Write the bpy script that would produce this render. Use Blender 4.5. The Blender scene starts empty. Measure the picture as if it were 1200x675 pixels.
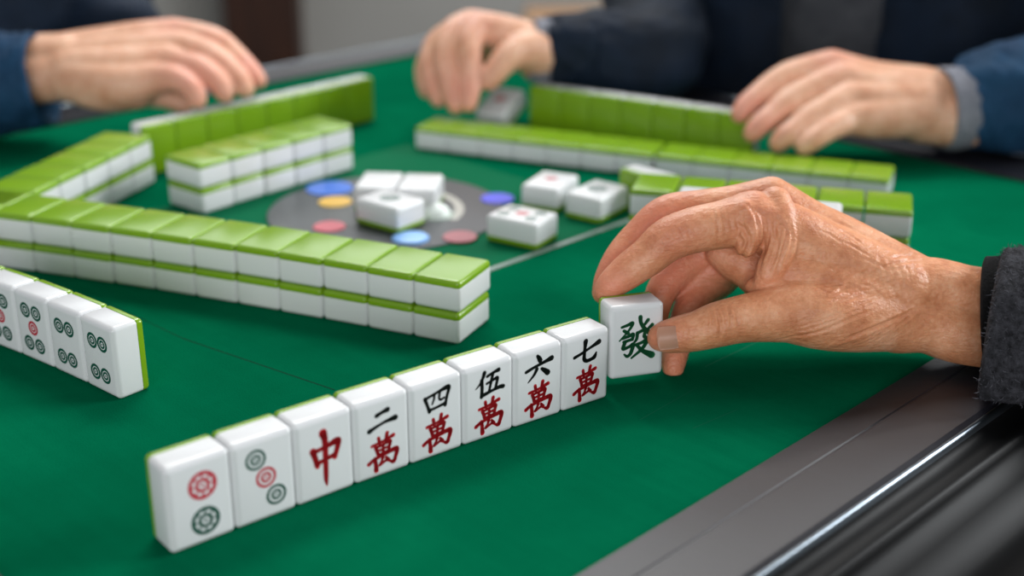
import bpy, bmesh, math, random
import numpy as np
from mathutils import Vector, Matrix, noise
random.seed(7)
S = bpy.context.scene
COL = S.collection
TZ = 0.75                                   # table top above the floor, metres

# ------------------------------------------------------------------ camera
PITCH = 0.36716
CAMZ = 307.8
FPX = 1540.0
cd = bpy.data.cameras.new('camera'); cam = bpy.data.objects.new('camera', cd); COL.objects.link(cam)
cam.location = (0, 0, CAMZ / 1000 + TZ)
cam.rotation_euler = (math.pi / 2 - PITCH, 0, 0)
cd.sensor_width = 36; cd.lens = FPX / 1200 * 36; cd.shift_y = -25 / 1200
cd.clip_start = 0.02; cd.clip_end = 50
cd.dof.use_dof = True; cd.dof.focus_distance = 0.665; cd.dof.aperture_fstop = 3.9
S.camera = cam

# ------------------------------------------------------------------ light
S.view_settings.view_transform = 'Standard'; S.view_settings.look = 'None'
S.view_settings.gamma = 1; S.view_settings.exposure = 0.0; S.view_settings.use_curve_mapping = False
w = bpy.data.worlds.new('room_light'); S.world = w; w.use_nodes = True
w.node_tree.nodes['Background'].inputs[0].default_value = (0.93, 0.97, 1.0, 1)
w.node_tree.nodes['Background'].inputs[1].default_value = 0.38

def area(name, loc, target, sx, sy, power, col=(1, 1, 1)):
    l = bpy.data.lights.new(name, 'AREA'); l.shape = 'RECTANGLE'; l.size = sx; l.size_y = sy
    l.energy = power; l.color = col
    o = bpy.data.objects.new(name, l); COL.objects.link(o); o.location = loc
    d = Vector(target) - Vector(loc); o.rotation_euler = d.to_track_quat('-Z', 'Y').to_euler()
    return o
area('ceiling_lamp', (-0.15, 2.25, 2.75), (-0.05, 0.9, 0.75), 1.4, 0.5, 42, (1, 0.985, 0.96))
area('window_daylight', (0.1, 4.2, 2.0), (0, 1.0, 0.75), 3.8, 1.8, 42, (0.95, 0.98, 1.0))
area('side_window_daylight', (3.0, 1.5, 2.0), (0, 0.8, 0.75), 1.4, 1.3, 125, (0.95, 0.98, 1.0))
area('front_fill_light', (-0.3, -2.4, 1.5), (0, 0.8, 0.8), 2.0, 1.1, 48, (0.97, 0.985, 1.0))  # unseen fill added behind the camera to brighten upright faces more than the felt
area('room_lamp', (0.3, 3.0, 2.75), (0.2, 4.3, 0.2), 1.5, 0.5, 36, (1, 0.97, 0.93))

# ------------------------------------------------------------------ helpers
def mm(x, y, z=0): return Vector((x / 1000, y / 1000, z / 1000 + TZ))
_F = np.array([0, math.cos(PITCH), -math.sin(PITCH)]); _U = np.array([0, math.sin(PITCH), math.cos(PITCH)]); _R = np.array([1., 0, 0])
_C = np.array([0, 0, CAMZ])
def ray(px, py): return _F + _R * (px - 600) / FPX + _U * (312.5 - py) / FPX
def at(px, py, z=0):                        # point of the place seen at a pixel, at height z (mm)
    d = ray(px, py); return _C + d * ((z - CAMZ) / d[2])
def atd(px, py, dep): return _C + ray(px, py) * dep

def lin(h):
    h = h.lstrip('#'); c = [int(h[i:i + 2], 16) / 255 for i in (0, 2, 4)]
    return tuple(x / 12.92 if x <= .04045 else ((x + .055) / 1.055) ** 2.4 for x in c) + (1,)

def mat(name, col, rough=.5, spec=.5, metal=0, sss=0, sssr=(1, .4, .2), ssss=.003, coat=0):
    m = bpy.data.materials.new(name); m.use_nodes = True
    b = m.node_tree.nodes['Principled BSDF']
    b.inputs['Base Color'].default_value = lin(col) if isinstance(col, str) else tuple(col) + (1,)
    b.inputs['Roughness'].default_value = rough; b.inputs['Metallic'].default_value = metal
    b.inputs['Specular IOR Level'].default_value = spec
    if sss:
        b.inputs['Subsurface Weight'].default_value = sss; b.inputs['Subsurface Radius'].default_value = sssr
        b.inputs['Subsurface Scale'].default_value = ssss
    b.inputs['Coat Weight'].default_value = coat
    return m
def N(m, t, **kw):
    n = m.node_tree.nodes.new(t)
    for k, v in kw.items(): setattr(n, k, v)
    return n
def L(m, a, b): m.node_tree.links.new(a, b)
def bsdf(m): return m.node_tree.nodes['Principled BSDF']
def coords(m, scale=(1, 1, 1), rot=(0, 0, 0)):
    tc = N(m, 'ShaderNodeTexCoord'); mp = N(m, 'ShaderNodeMapping')
    mp.inputs['Scale'].default_value = scale; mp.inputs['Rotation'].default_value = rot
    L(m, tc.outputs['Object'], mp.inputs[0]); return mp.outputs[0]
def noise_node(m, vec, scale, detail=4, rough=.6):
    n = N(m, 'ShaderNodeTexNoise'); n.inputs['Scale'].default_value = scale; n.inputs['Detail'].default_value = detail
    n.inputs['Roughness'].default_value = rough; L(m, vec, n.inputs['Vector']); return n.outputs['Fac']
def ramp(m, fac, stops):
    r = N(m, 'ShaderNodeValToRGB'); e = r.color_ramp.elements
    while len(e) < len(stops): e.new(.5)
    for el, (p, c) in zip(e, stops): el.position = p; el.color = lin(c) if isinstance(c, str) else tuple(c) + (1,)
    L(m, fac, r.inputs[0]); return r.outputs[0]
def bump(m, fac, strength, dist, prev=None):
    b = N(m, 'ShaderNodeBump'); b.inputs['Strength'].default_value = strength; b.inputs['Distance'].default_value = dist
    L(m, fac, b.inputs['Height'])
    if prev: L(m, prev, b.inputs['Normal'])
    return b.outputs[0]

def link(name, me, parent=None, mats=()):
    o = bpy.data.objects.new(name, me); COL.objects.link(o)
    for m in mats: me.materials.append(m)
    if parent: o.parent = parent
    return o
def from_bm(name, bm, mats, parent=None, smooth=True):
    me = bpy.data.meshes.new(name); bm.to_mesh(me); bm.free()
    if smooth: me.polygons.foreach_set('use_smooth', [True] * len(me.polygons))
    return link(name, me, parent, mats)
def tag(o, label=None, cat=None, group=None, kind=None):
    if label: o['label'] = label
    if cat: o['category'] = cat
    if group: o['group'] = group
    if kind: o['kind'] = kind
    return o
def empty(name, loc, rz=0):
    o = bpy.data.objects.new(name, None); COL.objects.link(o); o.location = loc; o.rotation_euler = (0, 0, rz)
    o.empty_display_size = .02
    return o
def box(bm, c, s, rz=0, mi=0, bev=0, seg=3):
    r = bmesh.ops.create_cube(bm, size=1)
    vs = r['verts']
    bmesh.ops.scale(bm, vec=s, verts=vs)
    fs = list({f for v in vs for f in v.link_faces})
    if bev:
        es = list({e for v in vs for e in v.link_edges})
        rb = bmesh.ops.bevel(bm, geom=es, offset=bev, segments=seg, profile=.5, affect='EDGES')
        fs = [f for f in bm.faces if f.is_valid and any(v in rb['verts'] for v in f.verts)] + [f for f in fs if f.is_valid]
        vs = list({v for f in fs for v in f.verts})
    bmesh.ops.transform(bm, matrix=Matrix.Translation(c) @ Matrix.Rotation(rz, 4, 'Z'), verts=vs)
    for f in fs: f.material_index = mi

# ------------------------------------------------------------------ materials
M = {}
m = M['ivory'] = mat('ivory_tile_plastic', '#d4d5d6', .22, .5, sss=.12, sssr=(1, .95, .85), ssss=.002)
m = M['tile_green'] = mat('green_tile_plastic', (.18, .335, .008), .2, .55, sss=.1, sssr=(.5, 1, .2), ssss=.002)
M['ink_red'] = mat('red_tile_ink', '#b5101e', .45)
M['ink_black'] = mat('black_tile_ink', '#101211', .45)
M['ink_green'] = mat('green_tile_ink', '#0b5a34', .45)
M['ink_dark'] = mat('dark_green_tile_ink', '#0c4a3b', .45)
M['ink_circle_red'] = mat('circle_red_tile_ink', '#b5283a', .45)

m = M['felt'] = mat('green_felt', '#00784c', 1.0, .0)
v = coords(m); f1 = noise_node(m, v, 9, 5, .6); f2 = noise_node(m, v, 900, 2, .5)
vs = coords(m, (60, 3, 1), (0, 0, math.radians(45))); f3 = noise_node(m, vs, 2.2, 4, .65)
mx = N(m, 'ShaderNodeMath', operation='MULTIPLY_ADD'); L(m, f3, mx.inputs[0]); mx.inputs[1].default_value = .25; L(m, f1, mx.inputs[2])
L(m, ramp(m, mx.outputs[0], [(.35, '#025236'), (.62, '#025b3d'), (.85, '#046544')]), bsdf(m).inputs['Base Color'])
L(m, bump(m, f2, .35, .0006), bsdf(m).inputs['Normal'])
M['seam'] = mat('felt_seam_gap', '#01281a', .9, .1)  # dark joint line along the lift plate edge
M['crease'] = mat('felt_crease', '#0a6044', .9, .1)

m = M['rim'] = mat('gunmetal_rim', '#4b4a51', .42, .4)
v = coords(m, (90, 2.5, 1), (0, 0, math.radians(45))); f = noise_node(m, v, 3, 4, .6)
L(m, ramp(m, f, [(.3, '#1a1a20'), (.7, '#202027')]), bsdf(m).inputs['Base Color'])
r = N(m, 'ShaderNodeMapRange'); L(m, f, r.inputs[0]); r.inputs[3].default_value = .34; r.inputs[4].default_value = .42
L(m, r.outputs[0], bsdf(m).inputs['Roughness'])
M['chrome'] = mat('polished_trim', '#7d868e', .3, .5, metal=1)
M['dark_gloss'] = mat('black_gloss_plastic', '#070708', .5, .16)
M['black'] = mat('black_matte_plastic', '#060607', .6, .25)
M['groove'] = mat('rim_groove', '#2c2b30', .5)
M['glass_plate'] = mat('green_acrylic_plate', '#02603f', .7, .03)
M['plate_edge'] = mat('grey_plate_edge', '#7e8c86', .3, .5)
M['console'] = mat('grey_control_panel', '#3f4246', .4, .35)
M['console_dark'] = mat('dark_panel_centre', '#2e3032', .35, .5)
M['console_light'] = mat('silver_panel_print', '#a8a79f', .35, .5)
for k, c in dict(yellow='#e8b62c', red='#c9485a', dullred='#a04a55', blue='#1f62c8', sky='#7fb2ee', violet='#4b52e0', white='#dfe6e0', greyg='#8f9c92').items():
    M['btn_' + k] = mat(k + '_button_plastic', c, .35, .5)

def skin(name, base, rot, tones):
    m = mat(name, base, .42, .45, sss=.22, sssr=(1, .36, .2), ssss=.006)
    v = coords(m); n1 = noise_node(m, v, 55, 4, .6); n2 = noise_node(m, v, 420, 3, .6)
    add = N(m, 'ShaderNodeMath', operation='MULTIPLY_ADD'); L(m, n2, add.inputs[0]); add.inputs[1].default_value = .35; L(m, n1, add.inputs[2])
    c = ramp(m, add.outputs[0], [(.45, tones[0]), (.68, tones[1]), (.95, tones[2])])
    at_ = N(m, 'ShaderNodeAttribute'); at_.attribute_name = 'blush'
    mixn = N(m, 'ShaderNodeMix', data_type='RGBA'); L(m, at_.outputs['Fac'], mixn.inputs[0]); L(m, c, mixn.inputs[6])
    mixn.inputs[7].default_value = lin(tones[3]); L(m, mixn.outputs[2], bsdf(m).inputs['Base Color'])
    vs = coords(m, (1, 1, 1), rot)
    mp = N(m, 'ShaderNodeMapping'); mp.inputs['Scale'].default_value = (220, 620, 620); L(m, vs, mp.inputs[0])
    w1 = N(m, 'ShaderNodeTexNoise'); w1.inputs['Scale'].default_value = 1; w1.inputs['Detail'].default_value = 5; L(m, mp.outputs[0], w1.inputs['Vector'])
    vo = N(m, 'ShaderNodeTexVoronoi'); vo.inputs['Scale'].default_value = 900; L(m, v, vo.inputs['Vector'])
    b1 = bump(m, w1.outputs['Fac'], .65, .0009); b2 = bump(m, vo.outputs['Distance'], .38, .00035, b1)
    L(m, b2, bsdf(m).inputs['Normal'])
    return m
M['skin'] = skin('tanned_wrinkled_skin', '#bd835f', (0, 0, math.radians(-4)), ['#ba734c', '#d39067', '#e8b08b', '#d97f67'])
M['skin_far'] = skin('fair_skin', '#d2a283', (0, 0, 0), ['#ca9070', '#dba788', '#eabea2', '#dc9080'])
M['nail'] = mat('fingernail', '#dcab8f', .33, .5, sss=.2, sssr=(1, .5, .35), ssss=.002)

def cloth(name, dark, light, scale, rough=.9, bs=.6, bd=.002):
    m = mat(name, dark, rough, .2)
    v = coords(m); n = noise_node(m, v, scale, 5, .65); n2 = noise_node(m, v, scale * 7, 3, .6)
    L(m, ramp(m, n, [(.35, dark), (.7, light)]), bsdf(m).inputs['Base Color'])
    b1 = bump(m, n, bs, bd); L(m, bump(m, n2, bs, bd * .4, b1), bsdf(m).inputs['Normal'])
    return m
M['fleece'] = cloth('charcoal_fleece', '#1c1c1f', '#47474d', 260, .95, .8, .003)
M['rib'] = cloth('black_rib_knit', '#0d0d0e', '#19191b', 500, .9)
M['navy'] = cloth('navy_jacket_cloth', '#0a1420', '#122236', 14, .75, .2, .01)
M['blue'] = cloth('teal_navy_jacket_cloth', '#12304c', '#1e4868', 14, .75, .2, .01)
M['grey_cloth'] = cloth('grey_shirt_cloth', '#393b40', '#4b4c50', 60, .9)
M['cuff_grey'] = cloth('grey_cuff_cloth', '#787a84', '#8f9098', 200, .9)
M['fibre'] = mat('fleece_fibre', '#505056', .9, .1)

# ------------------------------------------------------------------ the room
def plane_box(name, c, s, m, kind='structure'):
    bm = bmesh.new(); box(bm, c, s); o = from_bm(name, bm, [m], smooth=False); tag(o, kind=kind); return o
m = M['wall'] = mat('grey_painted_wall', '#8b8a87', .85, .2)
v = coords(m); L(m, ramp(m, noise_node(m, v, 1.1, 3), [(.3, '#858480'), (.7, '#92918e')]), bsdf(m).inputs['Base Color'])
m = M['floor'] = mat('brown_floor', '#4a4340', .5, .4)
v = coords(m); L(m, ramp(m, noise_node(m, v, 6, 4), [(.3, '#3f3936'), (.7, '#55504c')]), bsdf(m).inputs['Base Color'])
m = M['wood'] = mat('dark_brown_wood', '#2a150c', .4, .4)
v = coords(m, (14, 14, .9)); L(m, ramp(m, noise_node(m, v, 3, 5), [(.3, '#1c0d07'), (.7, '#3a1e10')]), bsdf(m).inputs['Base Color'])
m = M['pale_wood'] = mat('pale_brown_wood', '#8a6a4c', .5, .4)
v = coords(m, (3, 30, 30)); L(m, ramp(m, noise_node(m, v, 2, 5), [(.3, '#7a5a3e'), (.7, '#9a7a5a')]), bsdf(m).inputs['Base Color'])
plane_box('floor', (0, 1.6, -.05), (7, 6.4, .1), M['floor'])
plane_box('wall_back', (0, 4.35, 1.5), (7, .1, 3.2), M['wall'])
plane_box('trim_1', (-.80, 4.24, 1.5), (.235, .12, 3.2), M['wood'])
plane_box('baseboard_back', (0, 4.29, .05), (7, .02, .1), M['wood'])

# ------------------------------------------------------------------ mahjong table
TC = Vector((-90, 905)); HALF = 405
tbl = empty('mahjong_table', mm(TC.x, TC.y, -750), math.radians(45))
tag(tbl, 'square automatic mahjong table with green felt top and dark metallic rim', 'table')
def tl(x, y, z): return Vector((x / 1000, y / 1000, z / 1000 + .75))      # table-local mm (x along the camera-side rim)
def tloc(p):                                                               # world mm -> table-local mm
    d = Vector((p[0], p[1])) - TC; c = math.cos(math.radians(45)); return Vector((c * d.x + c * d.y, -c * d.x + c * d.y))
bm = bmesh.new()
box(bm, tl(0, 0, -10), (.812, .812, .02))
def strip(bm, a, b, wdt, z, mi):
    a, b = tloc(a), tloc(b); d = (b - a).normalized(); n = Vector((-d.y, d.x)) * wdt / 2
    f = bm.faces.new([bm.verts.new(tl(p.x, p.y, z)) for p in (a - n, b - n, b + n, a + n)]); f.material_index = mi
strip(bm, at(215, 397), at(392, 457), .7, .06, 1)
strip(bm, at(120, 352), at(215, 397), .5, .05, 1)
strip(bm, at(826, 430), at(958, 367), .8, .06, 2)
strip(bm, at(750, 492), at(817, 454), .5, .06, 2)
strip(bm, at(812, 502), at(864, 480), .5, .06, 2)
felt = from_bm('felt_top', bm, [M['felt'], M['seam'], M['crease']], tbl, smooth=False)
# rim: one mitred length on each side, profile swept along the side
prof = [(-1, -8), (-1, 1.5), (0, 2.6), (17, 3.3), (17.6, 2.9), (18.4, 2.9), (19, 3.4), (48, 4.0), (51, 3.2)]
prof_t = [(51, 1.5), (51.4, 3.6), (52.4, 4.4), (53.6, 4.2), (54.6, 3.0), (55, 1)]
prof_t2 = [(55, 1), (57, -3), (62, -4.5), (66, -4), (68.5, -4.6), (70, -7), (72, -11), (80, -15), (96, -20), (102, -28), (103, -40)]
prof_b = [(103, -40), (104, -62), (98, -66), (97, -125), (60, -130)]
def sweep(pr, m, name, k, parent):
    bm = bmesh.new(); ang = k * math.pi / 2; rows = []
    for (o, z) in pr:
        r = HALF + o; row = []
        for s in (-1, 1):
            x, y = s * r, -r
            row.append(bm.verts.new(tl(x * math.cos(ang) - y * math.sin(ang), x * math.sin(ang) + y * math.cos(ang), z)))
        rows.append(row)
    for a, b in zip(rows, rows[1:]): bm.faces.new((a[0], a[1], b[1], b[0]))
    o = from_bm(name, bm, [m], parent); return o
for k in range(4):
    rim = sweep(prof, M['rim'], 'rim', k, tbl)
    for pg in rim.data.polygons: pg.use_smooth = False
    sweep(prof_t, M['chrome'], 'metal_trim', k, rim)
    sweep(prof_t2, M['dark_gloss'], 'edge_moulding', k, rim)
    sweep(prof_b, M['black'], 'apron', k, tbl)
bm = bmesh.new(); box(bm, tl(0, 0, -95), (.96, .96, .07)); from_bm('underframe', bm, [M['black']], tbl, smooth=False)
bm = bmesh.new(); box(bm, tl(0, 0, -430), (.3, .3, .62), bev=.02); from_bm('pedestal', bm, [M['black']], tbl)
bm = bmesh.new(); box(bm, tl(0, 0, -730), (.62, .62, .04), bev=.012); from_bm('base', bm, [M['black']], tbl)
# centre plate with grey edges and the round control panel
bm = bmesh.new(); box(bm, tl(0, 0, .15), (.264, .264, .0005)); plate = from_bm('centre_plate', bm, [M['glass_plate']], tbl, smooth=False)
bm = bmesh.new()
for k in (0, 3):
    a = k * math.pi / 2
    box(bm, tl(132 * math.sin(a), -132 * math.cos(a), .3), (.266, .004, .0009), rz=a)
from_bm('plate_edging', bm, [M['plate_edge']], plate, smooth=False)
PC = tloc((-92, 912))
def disc(bm, c, r, z0, z1, mi=0, n=64, dome=0):
    rings = [(r, z0), (r, z1 - .3), (r - .4, z1)]
    if dome: rings += [(r * math.cos(t), z1 + dome * math.sin(t)) for t in np.linspace(.15, 1.45, 7)]
    prev = None
    for rr, z in rings:
        cur = [bm.verts.new(tl(c.x + rr * math.cos(2 * math.pi * i / n), c.y + rr * math.sin(2 * math.pi * i / n), z)) for i in range(n)]
        if prev:
            for i in range(n):
                f = bm.faces.new((prev[i], prev[(i + 1) % n], cur[(i + 1) % n], cur[i])); f.material_index = mi
        prev = cur
    f = bm.faces.new(prev); f.material_index = mi
def ring(bm, c, r0, r1, z, mi, a0=0, a1=2 * math.pi, n=64):
    pts = [(bm.verts.new(tl(c.x + r0 * math.cos(t), c.y + r0 * math.sin(t), z)), bm.verts.new(tl(c.x + r1 * math.cos(t), c.y + r1 * math.sin(t), z))) for t in np.linspace(a0, a1, n)]
    for a, b in zip(pts, pts[1:]):
        f = bm.faces.new((a[0], a[1], b[1], b[0])); f.material_index = mi
bm = bmesh.new(); disc(bm, PC, 86, .3, 1.4, n=96); panel = from_bm('control_panel', bm, [M['console']], tbl, smooth=False)
bm = bmesh.new(); qa = tloc(at(548, 236, 1.5)) - PC; qa = math.atan2(qa.y, qa.x); ring(bm, PC, 50, 57, 1.6, 0, qa - .75, qa + .75); ring(bm, PC, 2, 42, 1.55, 1)
from_bm('panel_print', bm, [M['console_light'], M['console_dark']], panel, smooth=False)
def button(px, py, col, rx, dome=0, ring_col=None):
    p = tloc(at(px, py, 2)); bm = bmesh.new(); disc(bm, p, rx, 1.2, 2.2, dome=dome, n=40)
    b = from_bm('button', bm, [M['btn_' + col]], panel, smooth=bool(dome))
    b['label'] = {'sky': 'pale blue', 'dullred': 'dull red', 'violet': 'violet blue', 'white': 'white domed'}.get(col, col) + ' button'
    if ring_col:
        bm = bmesh.new(); disc(bm, p, rx + 3, 1.0, 1.9, n=40); from_bm('button_collar', bm, [M['btn_' + ring_col]], b, smooth=False)
    return b
button(393, 236, 'yellow', 12.5); button(386, 265, 'red', 11.5); button(481, 279, 'sky', 13, 2.5)
button(539, 277, 'dullred', 12); button(583, 232, 'violet', 12.5); button(511, 251, 'white', 10.5, 8, 'greyg')
button(386, 220, 'blue', 18)

# ------------------------------------------------------------------ mahjong tiles
TW, TH, TD = 29.86, 40.3, 19.0
BK = 4.2
def rounded_slab(w, h, y0, y1, r_front, r_back, corner=2.5, n=5):
    # extruded rounded rectangle along y (mm), with rounded front (y0) and back (y1) rims
    def outline(ins):
        out = []
        cr = max(corner - ins, .25)
        for cx, cz, a0 in ((1, 1, 0), (-1, 1, 90), (-1, -1, 180), (1, -1, 270)):
            for i in range(n + 1):
                a = math.radians(a0 + 90 * i / n)
                out.append((cx * (w / 2 - ins - cr) + cr * math.cos(a), cz * (h / 2 - ins - cr) + cr * math.sin(a)))
        return out
    secs = []
    for i in range(n + 1):
        t = math.pi / 2 * i / n
        secs.append((r_front * (1 - math.sin(t)), y0 + r_front * (1 - math.cos(t))))
    for i in range(n + 1):
        t = math.pi / 2 * i / n
        secs.append((r_back * (1 - math.cos(t)), y1 - r_back * (1 - math.sin(t))))
    bm = bmesh.new(); prev = None
    for ins, y in secs:
        cur = [bm.verts.new((x / 1000, y / 1000, z / 1000)) for x, z in outline(ins)]
        k = len(cur)
        if prev is None: bm.faces.new(cur)
        else:
            for i in range(k): bm.faces.new((prev[i], prev[(i + 1) % k], cur[(i + 1) % k], cur[i]))
        prev = cur
    bm.faces.new(prev[::-1]); bmesh.ops.recalc_face_normals(bm, faces=bm.faces[:])
    return bm
def auto(me):
    me.polygons.foreach_set('use_smooth', [True] * len(me.polygons))
    return me
def tile_mesh(kind):
    # kind: stand (face -y), down (face down, back up), up (face up), edge (on its long side, back towards -x)
    R = {'stand': Matrix.Translation((0, 0, TH / 2000)),
         'down': Matrix.Translation((0, 0, TD / 2000)) @ Matrix.Rotation(math.pi / 2, 4, 'X'),
         'up': Matrix.Translation((0, 0, TD / 2000)) @ Matrix.Rotation(-math.pi / 2, 4, 'X'),
         'edge': Matrix.Translation((0, 0, TW / 2000)) @ Matrix.Rotation(math.pi / 2, 4, 'Z') @ Matrix.Rotation(math.pi / 2, 4, 'Y')}[kind]
    out = []
    for y0, y1, rf, rb in ((-TD / 2, TD / 2 - BK, 2.9, .35), (TD / 2 - BK, TD / 2, .35, 2.2)):
        bm = rounded_slab(TW, TH, y0, y1, rf, rb)
        bmesh.ops.transform(bm, matrix=R, verts=bm.verts)
        me = bpy.data.meshes.new('tile'); bm.to_mesh(me); bm.free(); out.append(auto(me))
    out[0].materials.append(M['ivory']); out[1].materials.append(M['tile_green'])
    return out, R
TILE = {k: tile_mesh(k) for k in ('stand', 'down', 'up', 'edge')}

# brush characters: strokes of (x, y, width) in a 100 x 100 box
G = {
 'zhong': [[(20,72,10),(24,60,8),(29,42,8)],[(24,70,6),(55,74,7),(76,78,10),(82,74,9),(72,48,7)],[(28,46,7),(50,50,6),(72,53,7)],[(46,101,12),(50,85,9),(49,40,8),(48,14,7),(49,0,3)]],
 'two': [[(33,70,11),(50,77,9),(68,82,13)],[(8,16,12),(30,26,8),(60,36,8),(92,40,14)]],
 'four': [[(10,72,10),(17,45,8),(24,14,9)],[(12,72,8),(50,84,7),(84,94,12),(92,88,10),(84,55,8),(78,22,9)],[(42,78,7),(40,60,6),(34,42,5)],[(60,80,7),(58,58,6),(64,50,6),(74,54,6)],[(24,20,8),(50,24,7),(76,30,8)]],
 'five': [[(34,102,11),(26,76,8),(16,58,6),(3,44,3)],[(24,74,10),(25,40,9),(23,4,10)],[(44,84,8),(62,92,7),(84,98,11)],[(64,92,9),(58,60,8),(50,20,7)],[(42,54,7),(60,60,6),(78,66,10),(78,50,8),(72,22,8)],[(32,10,10),(60,18,8),(88,24,10),(100,22,11)]],
 'six': [[(44,104,8),(50,92,12),(54,82,13)],[(3,48,9),(35,60,8),(70,70,9),(96,78,14)],[(42,48,10),(34,30,8),(22,14,6),(10,0,3)],[(60,44,8),(72,32,12),(82,20,15)]],
 'seven': [[(2,46,9),(30,56,8),(65,72,8),(96,86,14)],[(44,104,14),(42,80,10),(40,50,10),(40,26,11),(52,16,10),(72,20,10),(80,26,12),(86,42,5)]],
 'wan': [[(14,80,7),(50,86,6),(84,95,9)],[(36,100,8),(40,76,7)],[(64,108,9),(58,80,7)],[(26,72,9),(30,58,8),(33,44,8)],[(28,71,6),(50,74,6),(72,79,9),(70,64,8),(66,48,8)],[(33,58,6),(66,63,6)],[(34,45,6),(66,50,6)],[(50,76,7),(49,50,7),(48,30,7)],
         [(2,24,9),(20,34,8),(50,40,7),(86,48,11),(94,42,11),(88,20,9),(82,8,10),(70,12,5)],[(22,36,9),(24,18,9),(25,-4,11)],[(47,34,7),(44,22,6),(36,10,6),(50,16,6),(62,22,7)],[(58,30,6),(66,18,9)]],
 'fa': [[(12,82,5),(28,86,6),(42,90,7),(34,74,5),(6,46,3)],[(18,72,6),(30,64,7)],[(64,104,8),(66,88,7),(78,70,8),(102,50,12)],[(86,94,7),(74,80,5)],[(98,80,7),(84,68,5)],
        [(14,52,6),(32,56,6),(44,60,7),(42,46,6)],[(18,42,6),(42,47,6)],[(22,42,7),(16,24,7),(34,28,6),(44,32,8),(38,10,7),(28,2,6),(20,8,4)],
        [(56,62,7),(54,46,6),(44,34,4)],[(56,62,6),(78,68,7),(76,50,7),(90,46,7)],[(48,30,6),(66,34,6),(84,40,8),(70,18,7),(40,-4,4)],[(56,28,6),(72,12,8),(98,-2,13)]],
}
def stroke_poly(bm, st, box_, y, mi):
    # smooth the stroke with Catmull-Rom, then lay a round-ended ribbon of varying width
    cx, cz, sw, sh = box_
    P = [np.array(p, float) for p in st]
    Q = [2 * P[0] - P[1]] + P + [2 * P[-1] - P[-2]]; pts = []
    for i in range(1, len(Q) - 2):
        a, b, c, d = Q[i - 1:i + 3]
        turn = 1
        for t in np.linspace(0, 1, 7)[:-1]:
            pts.append(.5 * ((2 * b) + (c - a) * t + (2 * a - 5 * b + 4 * c - d) * t * t + (-a + 3 * b - 3 * c + d) * t ** 3))
    pts.append(P[-1]); pts = np.array(pts)
    X = np.stack([cx + (pts[:, 0] - 50) / 100 * sw, cz + (pts[:, 1] - 50) / 100 * sh], 1)
    Wd = np.maximum(pts[:, 2], 1.5) / 100 * (sw + sh) / 2 / 2 * 1.5
    k = 10
    for i in range(len(X)):                                   # discs
        vs = [bm.verts.new(((X[i, 0] + Wd[i] * math.cos(2 * math.pi * j / k)) / 1000, y / 1000, (X[i, 1] + Wd[i] * math.sin(2 * math.pi * j / k)) / 1000)) for j in range(k)]
        f = bm.faces.new(vs); f.material_index = mi
    for i in range(len(X) - 1):                               # links
        d = X[i + 1] - X[i]; l = np.hypot(*d)
        if l < 1e-6: continue
        n = np.array([-d[1], d[0]]) / l
        q = [X[i] + n * Wd[i], X[i] - n * Wd[i], X[i + 1] - n * Wd[i + 1], X[i + 1] + n * Wd[i + 1]]
        f = bm.faces.new([bm.verts.new((p[0] / 1000, y / 1000, p[1] / 1000)) for p in q]); f.material_index = mi
def circle_mark(bm, cx, cz, r, y, mi):
    def ann(r0, r1):
        n = 32; A = [[(cx + rr * math.cos(2 * math.pi * i / n), cz + rr * math.sin(2 * math.pi * i / n)) for i in range(n)] for rr in (r0, r1)]
        for i in range(n):
            j = (i + 1) % n
            f = bm.faces.new([bm.verts.new((p[0] / 1000, y / 1000, p[1] / 1000)) for p in (A[0][i], A[0][j], A[1][j], A[1][i])]); f.material_index = mi
    k_ = .66 if r < 4.6 else .74
    ann(r * k_, r); ann(r * .28, r * (.54 if r < 4.6 else .52))
    ann(.001, r * .12)
    if r > 5:
        for a in range(8):
            t = a * math.pi / 4; q = bm.verts.new
            cxx, czz = cx + r * .66 * math.cos(t), cz + r * .66 * math.sin(t)
            f = bm.faces.new([q(((cxx + r * .1 * math.cos(b)) / 1000, y / 1000, (czz + r * .1 * math.sin(b)) / 1000)) for b in np.linspace(0, 2 * math.pi, 9)[:-1]]); f.material_index = mi
INKS = [M['ink_black'], M['ink_red'], M['ink_green'], M['ink_dark'], M['ink_circle_red']]
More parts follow.
